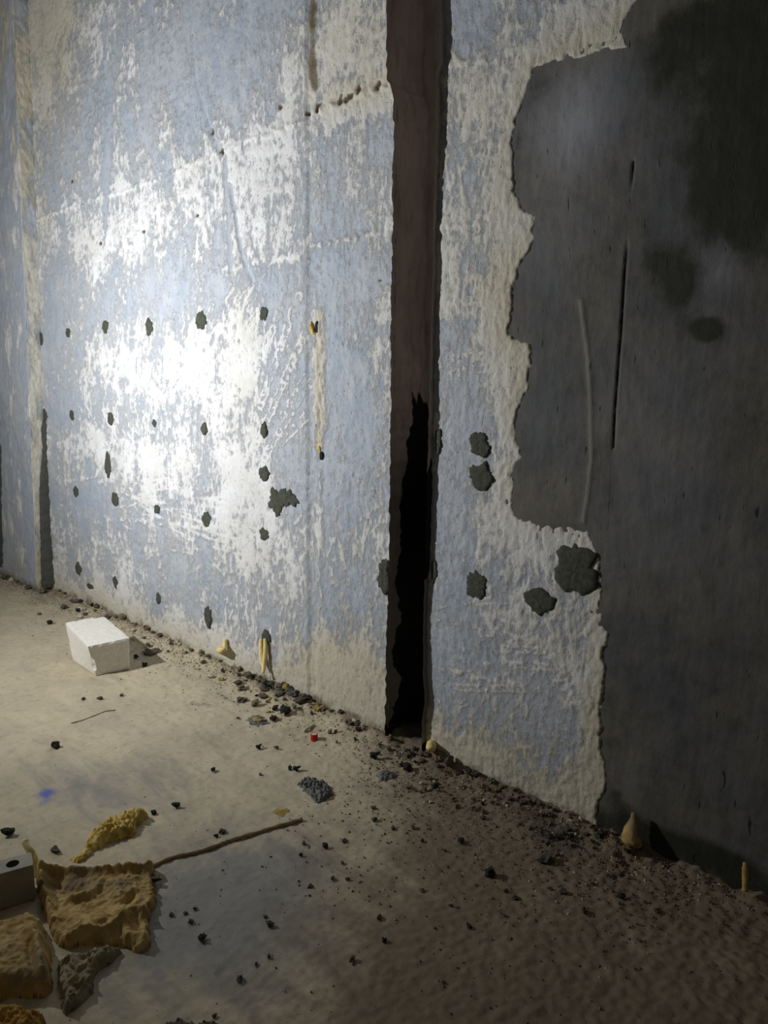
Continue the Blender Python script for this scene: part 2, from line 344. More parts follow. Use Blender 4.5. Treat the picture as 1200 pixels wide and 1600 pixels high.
def wall_fields(U, Z, seed):
    e = fbm(U * 1.1, Z * .9, 3, seed); a = fbm(U * 6, Z * 3.6, 5, seed + 3, .62); st = fbm(U * 42, Z * 11, 3, seed + 9); fl = fbm(U * 30, Z * 24, 4, seed + 21, .65)
    white = .53 + .08 * e + .26 * a + .13 * st + .20 * fl + .85 * blobs(U, Z, WHITE)
    beige = np.clip(blobs(U, Z, BEIGE) + .25 * fbm(U * 2, Z * 2, 3, seed + 31), 0, 1)
    h = .004 * fbm(U * 1.6, Z * 1.6, 3, seed + 40) + .0010 * st + .0016 * fl + .0012 * fbm(U * 60, Z * 34, 2, seed + 44) + .0016 * smooth(.4, .75, white)
    beige = np.clip(beige + .24 * smooth(STEP_U - .3, STEP_U + .3, U), 0, 1)
    sm = 1 - .8 * np.clip(blobs(U, Z, [(70, 60, 60, 170, 1)]), 0, 1)
    white = .55 + (white - .55) * np.where(sm < 1, .4 + .6 * sm, 1)
    dirt = np.zeros(U.shape)
    for pts, am in JOINTS:
        P = wl(pts); d = line_dist(U, Z, P); br = smooth(-.35, .35, pn(U * 30, Z * 30, seed + 50))
        k = np.exp(-(d / .013) ** 2) * br; h += am * 1.5 * k; white += .35 * k
        k2 = np.exp(-(d / .024) ** 2) * smooth(.1, .5, pn(U * 38, Z * 38, seed + 51)); h -= am * .9 * k2; dirt += .22 * k2 * (am > .003)
    for pts, am in GROOVES:
        d = line_dist(U, Z, wl(pts)); wd = .010 + .007 * pn(U * 5, Z * 5, seed + 55)
        k = np.exp(-(d / np.maximum(wd, .006)) ** 2); h -= am * .8 * k; white -= .75 * k
    sc = strokes_field(U, Z, SCR); white += sc * .6; h += sc * .0018
    for x, y, rx, ry in SPOTS:
        u, z = onwall(x, y); mx, mz = mpp_wall(x, y)
        q = (((U - u) / (rx * mx * .8)) ** 2 + ((Z - z) / (ry * mz * .8)) ** 2) * np.maximum(1 + 1.1 * fbm(U * 55, Z * 55, 2, seed + 61), .3); k = np.exp(-np.maximum(q, 0) ** 1.5)
        h -= .008 * k; dirt += 1.3 * k
    base = np.clip(1 - Z / (.10 + .09 * fbm(U * 3, Z * 0, 3, 70)), 0, 1); dirt += .75 * base + .3 * np.clip(1 - Z / .35, 0, 1) * fbm(U * 9, Z * 9, 3, 71)
    beige = np.clip(beige + 1.0 * np.exp(-(Z / .16) ** 2), 0, 1); white += .45 * np.exp(-(Z / .14) ** 2)
    dirt += blobs(U, Z, [(486, 20, 8, 35, .95), (485, 100, 8, 40, .85), (491, 130, 6, 20, .6), (500, 60, 14, 60, .15), (525, 30, 10, 14, .2), (540, 20, 6, 10, .2), (575, 20, 3, 14, .3), (560, 160, 40, 12, .12)]) * (U > STEP_U)
    return white, beige, dirt, h

# ------------------------------------------------------------------ structure: pier, middle wall, recess, right wall, floor
def columns(x0, x1, n):
    return np.array([onwall(x, 600)[0] for x in np.linspace(x0, x1, n)])
def norm01(c): return (c - c[0]) / (c[-1] - c[0])

# middle wall (between pier and recess)
s = norm01(columns(76, 612, 300)); z = np.linspace(-.03, ZTOP, 700)
Z, S = np.meshgrid(z, s, indexing='ij'); U = CORNER(Z) * (1 - S) + SLOT_L(Z) * S
# pull columns so that one edge follows the step
wh, be, di, h = wall_fields(U, Z, 100)
ragged = STEP_U + .006 * fbm(Z * 14, Z * 0 + 3, 3, 5)
step = smooth(-.004, .004, U - ragged)
h = h - .009 * step
cu0, cz0 = onwall(496, 485); cu1, cz1 = onwall(498, 715)
ch = np.exp(-((U - .5 * (cu0 + cu1)) / .034) ** 4) * smooth(cz1 - .03, cz1 + .05, Z) * (1 - smooth(cz0 - .03, cz0 + .03, Z))
h += .004 * ch * (1 + 2.0 * fbm(U * 70, Z * 18, 3, 9)); wh += .45 * ch; be += .75 * ch; di += .5 * ch * smooth(.2, .6, fbm(U * 70, Z * 18, 3, 9))
ch2 = np.exp(-((U - .5 * (cu0 + cu1)) / .02) ** 4) * (1 - smooth(cz1 - .1, cz1 - .02, Z)); wh += .12 * ch2; h += .003 * ch2
me = raw_mesh('wall_middle', np.stack([U, -h, Z], -1), grid_faces(*U.shape), True, dict(white=wh, beige=be, dirt=di))
wall_mid = tag(mesh_obj('wall_middle', me, M['paint']), 'pale blue scraped wall between the corner pier and the dark recess, spotted with mortar plugs', 'wall', kind='structure')

# pier at the far left
z = np.linspace(-.03, ZTOP, 500); prof_s = np.concatenate([np.linspace(-1.15, -.012, 110), np.linspace(-.008, .0, 4)]);
K = []
zz = z[:, None]
uf = CORNER(zz) + prof_s[None, :]; yf = np.full(uf.shape, -PIER_D)
dr = np.linspace(0, 1, 26)[1:]
ur = CORNER(zz) + 0 * dr[None, :]; yr = -PIER_D + dr[None, :] * (PIER_D + .02) + 0 * zz
U = np.concatenate([uf, ur], 1); Y = np.concatenate([yf, yr], 1); Z = np.repeat(zz, U.shape[1], 1)
PX = U + Y
wh = .46 + .42 * fbm(PX * 7, Z * 3.2, 5, 203, .6) + .2 * fbm(PX * 30, Z * 6, 3, 204) - .1
isr = (np.arange(U.shape[1]) >= len(prof_s))[None, :] * np.ones(U.shape)
wh += .35 * isr; be = np.clip(.75 * isr + smooth(2.2, 3.2, Z) + .9 * np.exp(-(Z / .2) ** 2), 0, 1); di = .75 * np.clip(1 - Z / .13, 0, 1) + .22 * isr * fbm(PX * 30, Z * 12, 3, 206)
h = .003 * fbm(PX * 4, Z * 4, 4, 207) + .0025 * fbm(PX * 30, Z * 20, 2, 208)
U = U + h * isr * 1.5 + .004 * fbm(Z * 9, Y * 9, 3, 209) * np.exp(-((prof_s.tolist() + [0] * len(dr)) * np.ones(U.shape)) ** 2 / .001); Y = Y - h * (1 - isr)
me = raw_mesh('wall_left', np.stack([U, Y, Z], -1), grid_faces(*U.shape), True, dict(white=wh, beige=be, dirt=di))
pier = tag(mesh_obj('wall_left', me, M['paint']), 'scraped pale pier standing proud at the far left corner', 'wall', kind='structure')

# recess: left reveal, back, right reveal
RD = .17
z = np.linspace(-.03, 3.2, 420)[:, None]
d = np.linspace(0, 1, 20)
lu, ru = SLOT_L(z), SLOT_R(z)
ragL = .006 * fbm(z * 25, z * 0 + .3, 3, 301); ragR = .003 * fbm(z * 25, z * 0 + 7.3, 3, 302)
lu = lu + ragL; ru = ru + ragR
A = [lu + 0 * d[None, :], -.012 + (RD + .012) * d[None, :] + 0 * z]
b = np.linspace(0, 1, 18)[1:]
B = [lu + (ru - lu) * b[None, :], RD + 0 * z + 0 * b[None, :]]
C_ = [ru + 0 * d[None, 1:], RD - (RD + .012) * d[None, 1:] + 0 * z]
U = np.concatenate([A[0], B[0], C_[0]], 1); Y = np.concatenate([A[1], B[1], C_[1]], 1); Z = np.repeat(z, U.shape[1], 1)
T = np.concatenate([d, 1 + b, 2 + d[1:]])[None, :] * np.ones(U.shape)       # 0..1 reveal, 1..2 back, 2..3 right reveal
nz = .005 * fbm(T * 3, Z * 5, 4, 303)
U = U + nz * np.where(T < 1, np.minimum(T * 4, 1), 0); Y = Y + nz * ((T >= 1) & (T <= 2))
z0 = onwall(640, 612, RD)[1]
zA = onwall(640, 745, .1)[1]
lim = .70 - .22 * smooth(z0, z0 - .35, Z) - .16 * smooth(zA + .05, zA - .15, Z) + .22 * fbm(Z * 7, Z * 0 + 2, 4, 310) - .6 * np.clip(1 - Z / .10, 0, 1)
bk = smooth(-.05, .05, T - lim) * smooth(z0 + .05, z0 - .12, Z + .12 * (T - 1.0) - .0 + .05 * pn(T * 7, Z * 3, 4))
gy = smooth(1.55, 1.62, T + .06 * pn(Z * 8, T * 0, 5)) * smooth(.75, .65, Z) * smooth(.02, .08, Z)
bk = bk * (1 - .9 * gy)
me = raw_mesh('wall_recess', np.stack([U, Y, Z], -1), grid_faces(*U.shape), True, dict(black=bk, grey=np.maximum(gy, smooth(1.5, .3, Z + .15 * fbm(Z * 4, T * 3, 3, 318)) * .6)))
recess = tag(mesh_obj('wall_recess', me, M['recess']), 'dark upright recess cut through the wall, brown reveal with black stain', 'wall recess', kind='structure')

# right wall
s = norm01(np.concatenate([columns(668, 1300, 330), np.linspace(onwall(1300, 600)[0], 1.3, 60)[1:]])); z = np.linspace(-.03, 3.2, 640)
Z, S = np.meshgrid(z, s, indexing='ij'); ru = SLOT_R(Z) + .003 * fbm(Z * 25, Z * 0 + 7.3, 3, 302)
U = ru * (1 - S) + 1.3 * S
wh, be, di, h = wall_fields(U, Z, 400)
sd = poly_sd(U, Z, CEM)
sdn = sd + .016 * fbm(U * 9, Z * 9, 4, 410, .6) + .005 * fbm(U * 45, Z * 30, 2, 415)
basey = .003 * fbm(U * 1.6, Z * 1.6, 3, 440)
wh += .5 * np.exp(-(sd / .05) ** 2); be = np.clip(be + .35 * np.exp(-(sd / .05) ** 2), 0, 1)
hp = h + np.clip(-sdn * 1.2, -.014, .003)
me = raw_mesh('wall_right', np.stack([U, .016 - hp - basey, Z], -1), grid_faces(*U.shape), True, dict(white=wh, beige=be, dirt=di))
wall_r = tag(mesh_obj('wall_right', me, M['paint']), 'scraped blue and cream wall to the right of the dark recess', 'wall', kind='structure')
# cement render on the right wall
DAMP = [(1130, 180, 110, 220, .42), (1150, 560, 40, 30, .2), (1030, 180, 60, 150, .2), (1150, 130, 70, 150, .45), (1040, 60, 60, 90, .55), (1130, 290, 60, 60, .55), (1180, 330, 60, 110, .5), (1160, 20, 90, 40, .6), (1055, 445, 35, 55, .85), (1020, 400, 25, 40, .4), (1100, 515, 30, 22, 1.2), (1185, 860, 40, 90, .4), (1190, 620, 30, 60, .35), (1000, 1050, 40, 60, .35),
        (960, 1230, 40, 50, .5), (1090, 1330, 120, 24, .6), (840, 130, 60, 25, .45), (805, 240, 12, 60, .4), (1060, 700, 90, 60, .0), (960, 960, 40, 90, .2), (860, 700, 50, 80, .12), (1000, 330, 30, 100, .25)]
PALE = [(895, 190, 62, 85, 1.0), (870, 380, 60, 90, .2), (1110, 110, 20, 30, .4), (1110, 420, 50, 35, .35), (1000, 640, 70, 120, .18), (1060, 850, 120, 130, .18), (960, 1220, 40, 30, .2)]
off = sdn > -.02
dmp = blobs(U, Z, DAMP) + .62 * np.exp(-(Z / .10) ** 2) + .15 * fbm(U * 4, Z * 3, 4, 420); pl = np.clip(blobs(U, Z, PALE) + .12 * fbm(U * 5, Z * 2, 3, 422), 0, 1)
ln = np.exp(-(line_dist(U, Z, wl([(903, 470), (915, 560), (919, 640), (920, 720), (914, 770), (907, 815)])) / .009) ** 2)
lw = smooth(1.62, 1.35, Z) * smooth(.75, .95, Z)
ck = np.exp(-(line_dist(U, Z, wl([(985, 250), (972, 420), (966, 520), (957, 640), (954, 700)])) / .004) ** 2) * smooth(-.55, .0, pn(U * 3, Z * 4, 8) + .4 * np.exp(-((Z - onwall(960, 600)[1]) / .15) ** 2))
ck2 = .6 * np.exp(-(line_dist(U, Z, wl([(952, 700), (945, 830)])) / .003) ** 2)
hc = basey + .0006 * fbm(U * 26, Z * 4, 3, 424) + .0012 * fbm(U * 12, Z * 12, 3, 426) + .003 * ln - .006 * ck - .016
F = grid_faces(*U.shape); keep = off.ravel()[F].any(1); F = F[keep]
used = np.unique(F); remap = np.full(U.size, -1); remap[used] = np.arange(len(used))
me = raw_mesh('cement_render', np.stack([U, -hc, Z], -1).reshape(-1, 3)[used], remap[F], True,
              dict(damp=dmp.ravel()[used], pale=pl.ravel()[used], line=(ln * .8).ravel()[used], crack=np.maximum(ck, ck2).ravel()[used]))
cem = tag(mesh_obj('cement_render', me, M['cement'], wall_r), 'dark grey damp cement render')

# floor
def fl_blob(X, Y, L):
    t = np.zeros(X.shape)
    for x, y, r, k, v in L:
        c = onfloor(x, y); t += v * np.exp(-(((X - c.x) * math.cos(.0)) ** 2 + ((Y - c.y) * k) ** 2) / r ** 2)
    return t
HEAPC = onfloor(455, 1080)
def floor_h(X, Y):
    dw = np.maximum(-Y, 0)
    berm = (.016 * np.exp(-dw / .05) + .009 * np.exp(-dw / .16)) * (1 + .8 * fbm(X * 6, Y * 6, 4, 511)) 
    und = .006 * fbm(X * 1.8, Y * 1.8, 3, 501) + .0022 * fbm(X * 11, Y * 17, 4, 505)
    rough = .0040 * fbm(X * 42, Y * 42, 2, 507) * np.clip(.2 + 1.0 * np.exp(-dw / .25) + .5 * smooth(-1.6, -.8, X), 0, 1.2)
    c_ = HEAPC; und = und + .028 * np.exp(-(((X - c_.x) / .13) ** 2 + ((Y - c_.y) / .07) ** 2)) * (1 + .5 * fbm(X * 30, Y * 30, 2, 515))
    return und + berm * np.clip(1 + Y * 0, 0, 1) + rough - .004
x = np.concatenate([np.linspace(-7.2, -4.2, 180), np.linspace(-4.2, -1.9, 300)[1:], np.linspace(-1.9, .4, 380)[1:], np.linspace(.4, 1.3, 50)[1:]])
y = np.concatenate([np.linspace(-3.2, -1.7, 90), np.linspace(-1.7, .2, 340)[1:]])
Yg, X = np.meshgrid(y, x, indexing='ij')
fh = floor_h(X, Yg)
gy = fl_blob(X, Yg, [(300, 1440, .30, 1, .75), (430, 1330, .3, 1, .45), (250, 1220, .25, 1, .35), (120, 1250, .25, 1, .3), (520, 1500, .25, 1, .25), (60, 1200, .3, 1, .3), (700, 1250, .2, 1, .2)])
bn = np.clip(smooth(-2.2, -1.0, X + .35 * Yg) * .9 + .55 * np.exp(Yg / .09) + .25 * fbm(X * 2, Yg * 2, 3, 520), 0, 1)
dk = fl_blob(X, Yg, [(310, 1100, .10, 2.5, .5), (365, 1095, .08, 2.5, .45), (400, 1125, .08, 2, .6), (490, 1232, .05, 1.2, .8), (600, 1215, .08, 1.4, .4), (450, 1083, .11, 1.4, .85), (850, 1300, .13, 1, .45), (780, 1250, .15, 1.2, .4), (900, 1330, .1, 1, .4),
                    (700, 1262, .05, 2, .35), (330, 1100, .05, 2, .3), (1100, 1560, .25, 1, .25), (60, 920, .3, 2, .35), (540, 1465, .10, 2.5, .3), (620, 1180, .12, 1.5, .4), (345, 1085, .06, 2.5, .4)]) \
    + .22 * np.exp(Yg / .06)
bl = fl_blob(X, Yg, [(72, 1238, .045, 1, .85), (66, 1255, .03, 1, .5), (420, 1400, .05, 1, .25)])
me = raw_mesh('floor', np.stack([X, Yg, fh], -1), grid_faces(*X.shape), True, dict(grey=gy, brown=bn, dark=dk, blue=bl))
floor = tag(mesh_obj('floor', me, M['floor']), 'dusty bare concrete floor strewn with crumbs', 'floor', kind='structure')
def fz(x, y): return float(floor_h(np.array([x]), np.array([y]))[0])

# ------------------------------------------------------------------ mortar plugs and patches on the walls (parts of the walls)
def patch(px, py, wpx, hpx, parent, seed, y0=0.0, rag=.24, lift=.0035, mat='mortar', name='mortar_patch'):
    u, z = onwall(px, py); mx, mz = mpp_wall(px, py); ru_, rz_ = wpx * mx / 2, hpx * mz / 2
    nr, ns = 6, 44; V = [(u, y0 - lift, z)]; r = random.Random(seed); off = r.uniform(0, 50)
    th = np.linspace(0, 2 * np.pi, ns, endpoint=False)
    out = 1 + rag * 1.2 * fbm(np.cos(th) * 1.1 + off, np.sin(th) * 1.1, 3, 600, .6) + rag * .38 * np.array([r.uniform(-1, 1) for _ in th])
    for i in range(1, nr + 1):
        k = i / nr
        for a, o in zip(th, out):
            uu, zz_ = u + ru_ * k * o * math.cos(a), z + rz_ * k * o * math.sin(a)
            hh = lift * (1 - k ** 5) + .5 * lift * float(pn(np.array(uu * 70 + off), np.array(zz_ * 70), 3)) * (1 - k ** 4) - (.016 if k == 1 else 0)
            V.append((uu, y0 - hh, zz_))
    Fq = [(1 + (i - 1) * ns + j, 1 + (i - 1) * ns + (j + 1) % ns, 1 + i * ns + (j + 1) % ns, 1 + i * ns + j) for i in range(1, nr) for j in range(ns)]
    Ft = [(0, 1 + (j + 1) % ns, 1 + j) for j in range(ns)]
    me = bpy.data.meshes.new(name); me.from_pydata(V, [], [tuple(reversed(f)) for f in Fq] + [tuple(reversed(f)) for f in Ft][::1]); me.update()
    bm = bmesh.new(); bm.from_mesh(me); bmesh.ops.recalc_face_normals(bm, faces=bm.faces)
    bm.faces.ensure_lookup_table()
    if bm.faces[len(Fq)].normal.y > 0: bmesh.ops.reverse_faces(bm, faces=bm.faces)
    bm.to_mesh(me); bm.free()
    me.polygons.foreach_set('use_smooth', [True] * len(me.polygons))
    return mesh_obj(name, me, M[mat], parent)
MID = [(64, 529, 8, 24), (107, 520, 7, 16), (165, 511, 10, 24), (234, 511, 12, 30), (315, 501, 18, 32), (413, 490, 13, 26),
       (70, 648, 8, 22), (113, 649, 7, 18), (173, 654, 10, 24), (242, 661, 8, 13), (320, 670, 11, 22), (413, 672, 12, 26), (169, 727, 9, 46),
       (119, 768, 9, 17), (180, 780, 12, 24), (246, 796, 10, 16), (324, 812, 17, 27), (414, 835, 16, 22), (413, 741, 18, 26), (434, 785, 26, 46), (448, 776, 20, 30), (460, 782, 16, 22),
       (123, 888, 9, 22), (181, 909, 8, 20), (248, 935, 8, 20), (326, 965, 12, 36), (416, 996, 14, 26), (141, 916, 10, 9)]
for i, p in enumerate(MID): patch(*p, wall_mid, 40 + i, y0=-.0035, rag=.32 if i in (19, 20, 21) else .2)
for i, p in enumerate([(598, 900, 20, 56), (603, 915, 12, 34)]): patch(*p, wall_mid, 90 + i, y0=.006, rag=.4, lift=.005)
for i, p in enumerate([(745, 688, 30, 30), (748, 702, 36, 30), (748, 748, 42, 50), (742, 916, 41, 48), (838, 940, 52, 44), (896, 891, 84, 92), (675, 893, 12, 42), (682, 690, 12, 44)]):
    patch(*p, wall_r, 140 + i, y0=.012, rag=.22, lift=.007 if i == 5 else .004)

# mortar strip in the inner corner (on the pier side) and at the far edge
def ribbon(name, prof, parent, mat, wob=.006, seed=0):
    """prof: list of (z, (x,y) left, (x,y) right) -> bulged strip"""
    zs = np.array([p[0] for p in prof]); n = 90; zz = np.linspace(zs.min(), zs.max(), n); o = np.argsort(zs)
    f = lambda k, i: np.interp(zz, zs[o], np.array([p[k][i] for p in prof])[o])
    L = np.stack([f(1, 0), f(1, 1)], 1); Rr = np.stack([f(2, 0), f(2, 1)], 1); m = 9; V = []
    for j in range(m):
        t = j / (m - 1); P = L * (1 - t) + Rr * t
        jag = wob * fbm(zz * 16, zz * 0 + seed + (0 if t < .5 else 9), 4, 700 + seed) * (1 if t in (0, 1) else .6)
        bul = .008 * math.sin(math.pi * t) + .004 * pn(zz * 30, zz * 0 + j, 5)
        V.append(np.stack([P[:, 0] + bul * .5 + jag, P[:, 1] - bul + (.012 if t in (0, 1) else 0), zz], 1))
    return mesh_obj(name, raw_mesh(name, np.stack(V, 1), grid_faces(n, m)), M[mat], parent)
pr = []
for py, wv in [(652, .006), (672, .026), (700, .020), (760, .055), (830, .062), (880, .068), (912, .075)]:
    zc = onwall(74, py)[1]; c = float(CORNER(zc)); pr.append((zc, (c + .005, -wv), (c + .035 + .02 * (py > 860), -.006)))
ribbon('mortar_strip', pr, pier, 'strip', .016, 1)
patch(56, 657, 7, 9, pier, 77, y0=-.06)
pr = [(onwall(-2, py)[1], (onwall(-14, py, -PIER_D)[0], -PIER_D - .002), (onwall(3 + (py > 800) * 2, py, -PIER_D)[0], -PIER_D - .002)) for py in (690, 740, 800, 840, 872)]
ribbon('mortar_strip', pr, pier, 'strip', .006, 4)

# ------------------------------------------------------------------ builders for loose things
def tube(name, pts, radii, mat, parent=None, seg=10, rough=.0, seed=0, z_squash=1.0):
    pts = [Vector(p) for p in pts]; V, F = [], []; n = len(pts); r = random.Random(seed)
    for i, p in enumerate(pts):
        t = (pts[min(i + 1, n - 1)] - pts[max(i - 1, 0)]).normalized()
        a = t.orthogonal().normalized() if abs(t.z) > .95 else t.cross(Vector((0, 0, 1))).normalized(); b = a.cross(t)
        for k in range(seg):
            an = 2 * math.pi * k / seg; rr = radii[i] * (1 + rough * r.uniform(-1, 1))
            V.append(p + a * math.cos(an) * rr + b * math.sin(an) * rr * z_squash)
    for i in range(n - 1):
        for k in range(seg): F.append((i * seg + k, i * seg + (k + 1) % seg, (i + 1) * seg + (k + 1) % seg, (i + 1) * seg + k))
    F += [tuple(range(seg))[::-1], tuple(range((n - 1) * seg, n * seg))]
    me = bpy.data.meshes.new(name); me.from_pydata(V, [], F); me.update()
    bm = bmesh.new(); bm.from_mesh(me); bmesh.ops.recalc_face_normals(bm, faces=bm.faces); bm.to_mesh(me); bm.free()
    me.polygons.foreach_set('use_smooth', [True] * len(me.polygons))
    return mesh_obj(name, me, M[mat], parent)
def smooth_path(pts, n):
    """Catmull-Rom through the points (any dimension)"""
    P = [np.array(p, float) for p in pts]; P = [2 * P[0] - P[1]] + P + [2 * P[-1] - P[-2]]; out = []
    for k in range(n):
        t = k / (n - 1) * (len(P) - 3); i = min(int(t), len(P) - 4); f = t - i; a, b, c, d_ = P[i:i + 4]
        out.append(.5 * ((2 * b) + (c - a) * f + (2 * a - 5 * b + 4 * c - d_) * f * f + (3 * b - a - 3 * c + d_) * f ** 3))
    return out
def slab(name, outline, zbase, hfun, mat, parent=None, nr=16, ns=72, seed=0, jag=.0, under=.0):
    """irregular lump with its own outline (world xy), top height function hfun(x, y, k) with k = 0 centre .. 1 rim; closed underneath"""
    loop = smooth_path(list(outline) + [outline[0]], ns + 1)[:ns]; c = np.mean(loop, 0); V = []; F = []
    th = np.arange(ns) / ns * 2 * np.pi
    jj = 1 + jag * fbm(np.cos(th) * 2.2 + seed, np.sin(th) * 2.2, 4, 800 + seed, .65)
    for i in range(nr + 1):
        k = max(i / nr, 1e-3)
        for j, p in enumerate(loop):
            q = c + (p - c) * k * (1 + (jj[j] - 1) * k); V.append((q[0], q[1], zbase(q[0], q[1]) + hfun(q[0], q[1], k)))
    for kk, dz in ((1 - under, .0), (.02, .0)):
        for j, p in enumerate(loop):
            q = c + (p - c) * kk * jj[j]; V.append((q[0], q[1], fz(q[0], q[1]) - .002 if under == 0 else max(fz(q[0], q[1]) - .002, -.01)))
    R_ = nr + 3
    for i in range(R_ - 1):
        for j in range(ns): F.append((i * ns + j, i * ns + (j + 1) % ns, (i + 1) * ns + (j + 1) % ns, (i + 1) * ns + j))
    me = bpy.data.meshes.new(name); me.from_pydata([tuple(map(float, v)) for v in V], [], F); me.update()
    bm = bmesh.new(); bm.from_mesh(me); bmesh.ops.remove_doubles(bm, verts=bm.verts, dist=1e-5); bmesh.ops.recalc_face_normals(bm, faces=bm.faces); bm.to_mesh(me); bm.free()
    me.polygons.foreach_set('use_smooth', [True] * len(me.polygons))
    return mesh_obj(name, me, M[mat], parent)
def n2(x, y, sc, s=0, o=3): return float(fbm(np.array(x * sc), np.array(y * sc), o, s))
FLZ = lambda x, y: fz(x, y)
def fxy(L, z=0.0): return [tuple(onfloor(px, py, z))[:2] for px, py in L]

# ------------------------------------------------------------------ white block
b0, b1, b2 = onfloor(150, 1056), onfloor(204, 1045), onfloor(113, 1031)
hb = onwall(202, 997, b1.y)[1] - onwall(204, 1046, b1.y)[1]; print('BLOCK H', hb, (b1 - b0).length, (b2 - b0).length)
t0, t1, t2 = onfloor(137, 1010, hb), onfloor(203, 996, hb), onfloor(101, 972, hb); t3 = t2 + (t1 - t0) * .98; b3 = b2 + (b1 - b0)
bm = bmesh.new(); N = 14
def bil(q, s_, t_): return (q[0] * (1 - s_) + q[1] * s_) * (1 - t_) + (q[2] * (1 - s_) + q[3] * s_) * t_
vd = {}
for i in range(N + 1):
    for j in range(N + 1):
        for k in range(N + 1):
            if not (i in (0, N) or j in (0, N) or k in (0, N)): continue
            s_, t_, v_ = i / N, j / N, k / N
            p = bil((b0, b1, b2, b3), s_, t_) * (1 - v_) + bil((t0, t1, t2, t3), s_, t_) * v_
            c = bil((b0, b1, b2, b3), .5, .5) * .5 + bil((t0, t1, t2, t3), .5, .5) * .5
            ed = sum(q in (0, N) for q in (i, j, k)); nn = n2(p.x * 1 + p.z, p.y - p.z, 28, 9)
            if ed >= 2: p = p.lerp(c, .016 + .030 * max(0, nn) + (.05 if (i == 0 and j == 0 and 2 < k < 9 and nn > -.1) else 0))
            else: p = p.lerp(c, .006 * nn)
            if j == N and k >= N - 1 and i > N * .72: p.z -= .030; p.y -= .012          # notch broken from the back corner
            if k == 0: p.z = 0.0
            p.z += fz(b0.x, b0.y) + .001
            vd[i, j, k] = bm.verts.new(p)
for a in range(N):
    for b_ in range(N):
        for f in (0, N):
            for idx in (lambda A, B_: (f, A, B_), lambda A, B_: (A, f, B_), lambda A, B_: (A, B_, f)):
                bm.faces.new([vd[idx(a, b_)], vd[idx(a + 1, b_)], vd[idx(a + 1, b_ + 1)], vd[idx(a, b_ + 1)]])
bmesh.ops.recalc_face_normals(bm, faces=bm.faces)
blk = bm_obj('concrete_block', bm, M['block'])
tag(blk, 'chipped white aerated concrete block lying on the lit floor', 'block')

# ------------------------------------------------------------------ bottom left corner: foam offcuts and steel tube
def sheet(name, px_outline, zmid, hfun, mat, step=.0032, parent=None, seed=0, jag=.006, edge=.018):
    """torn lump: dense top surface that drops to the floor along an irregular outline, closed underneath"""
    P = [tuple(p) for p in smooth_path(fxy(px_outline + px_outline[:1], zmid), 90)[:-1]]
    xs = [p[0] for p in P]; ys = [p[1] for p in P]
    gx = np.arange(min(xs) - .02, max(xs) + .02, step); gy_ = np.arange(min(ys) - .02, max(ys) + .02, step); Y_, X_ = np.meshgrid(gy_, gx, indexing='ij')
    sd_ = poly_sd(X_, Y_, P) + jag * fbm(X_ * 45, Y_ * 45, 3, 900 + seed, .6) - .3 * jag
    base = floor_h(X_, Y_); prof = np.clip(sd_ / edge, 0, 1); prof = np.sqrt(np.clip(1 - (1 - prof) ** 2, 0, 1))
    top = base - .003 + np.maximum(hfun(X_, Y_, sd_), .006) * prof
    Ff = grid_faces(*X_.shape); kp = (sd_ > -.004).ravel()[Ff].all(1); Ff = Ff[kp]; us = np.unique(Ff); rm = np.full(X_.size, -1); rm[us] = np.arange(len(us)); Ff = rm[Ff]
    T_ = np.stack([X_, Y_, top], -1).reshape(-1, 3)[us]; Bm = np.stack([X_, Y_, base - .006], -1).reshape(-1, 3)[us]
    return mesh_obj(name, raw_mesh(name, np.concatenate([T_, Bm]), np.concatenate([Ff, Ff[:, ::-1] + len(us)])), M[mat], parent)
def ridged(x, y, sc, sd_, o=3): return 1 - np.abs(fbm(x * sc, y * sc, o, sd_)) * 2
def near(X_, Y_, pts, z, w_): return np.exp(-(line_dist(X_, Y_, fxy(pts, z)) / w_) ** 2)
def A_h(X_, Y_, sd_):
    h_ = .030 + .012 * fbm(X_ * 11, Y_ * 11, 2, 21) + .003 * ridged(X_, Y_, 22, 22) + .003 * fbm(X_ * 90, Y_ * 90, 3, 23)
    h_ += .026 * near(X_, Y_, [(56, 1346), (100, 1344), (150, 1344), (200, 1342), (224, 1341), (239, 1334)], .06, .012)
    h_ += .016 * near(X_, Y_, [(60, 1350), (68, 1385), (78, 1425)], .05, .012) + .014 * near(X_, Y_, [(110, 1395), (140, 1385), (160, 1365)], .05, .012)
    h_ += .018 * near(X_, Y_, [(105, 1452), (130, 1444), (165, 1440), (190, 1425), (205, 1408), (225, 1410)], .05, .011) + .014 * near(X_, Y_, [(190, 1425), (200, 1450), (225, 1450)], .04, .012)
    h_ -= .028 * near(X_, Y_, [(88, 1372), (118, 1378)], .04, .026) + .020 * near(X_, Y_, [(196, 1400), (206, 1390)], .04, .010)
    return h_
fa = sheet('foam_sheet', [(54, 1346), (90, 1344), (140, 1345), (190, 1342), (222, 1340), (240, 1332), (240, 1362), (244, 1388), (232, 1405), (236, 1440), (222, 1460), (190, 1452), (150, 1448), (105, 1454), (84, 1448), (74, 1420), (60, 1385)], .05, A_h, 'foam', seed=1)
tag(fa, 'flat torn sheet of dried tan foam with a pit in it beside the steel tube', 'foam')
def D_h(X_, Y_, sd_): return .024 + .010 * fbm(X_ * 16, Y_ * 16, 3, 31) + .010 * ridged(X_, Y_, 30, 32) + .004 * fbm(X_ * 90, Y_ * 90, 3, 33)
fd = sheet('foam_scrap', [(88, 1500), (112, 1484), (150, 1476), (186, 1471), (172, 1492), (148, 1508), (146, 1536), (116, 1566), (98, 1570), (92, 1540)], .025, D_h, 'foam_g', seed=4)
tag(fd, 'mud smeared grey foam scrap below the tan foam sheet', 'foam')
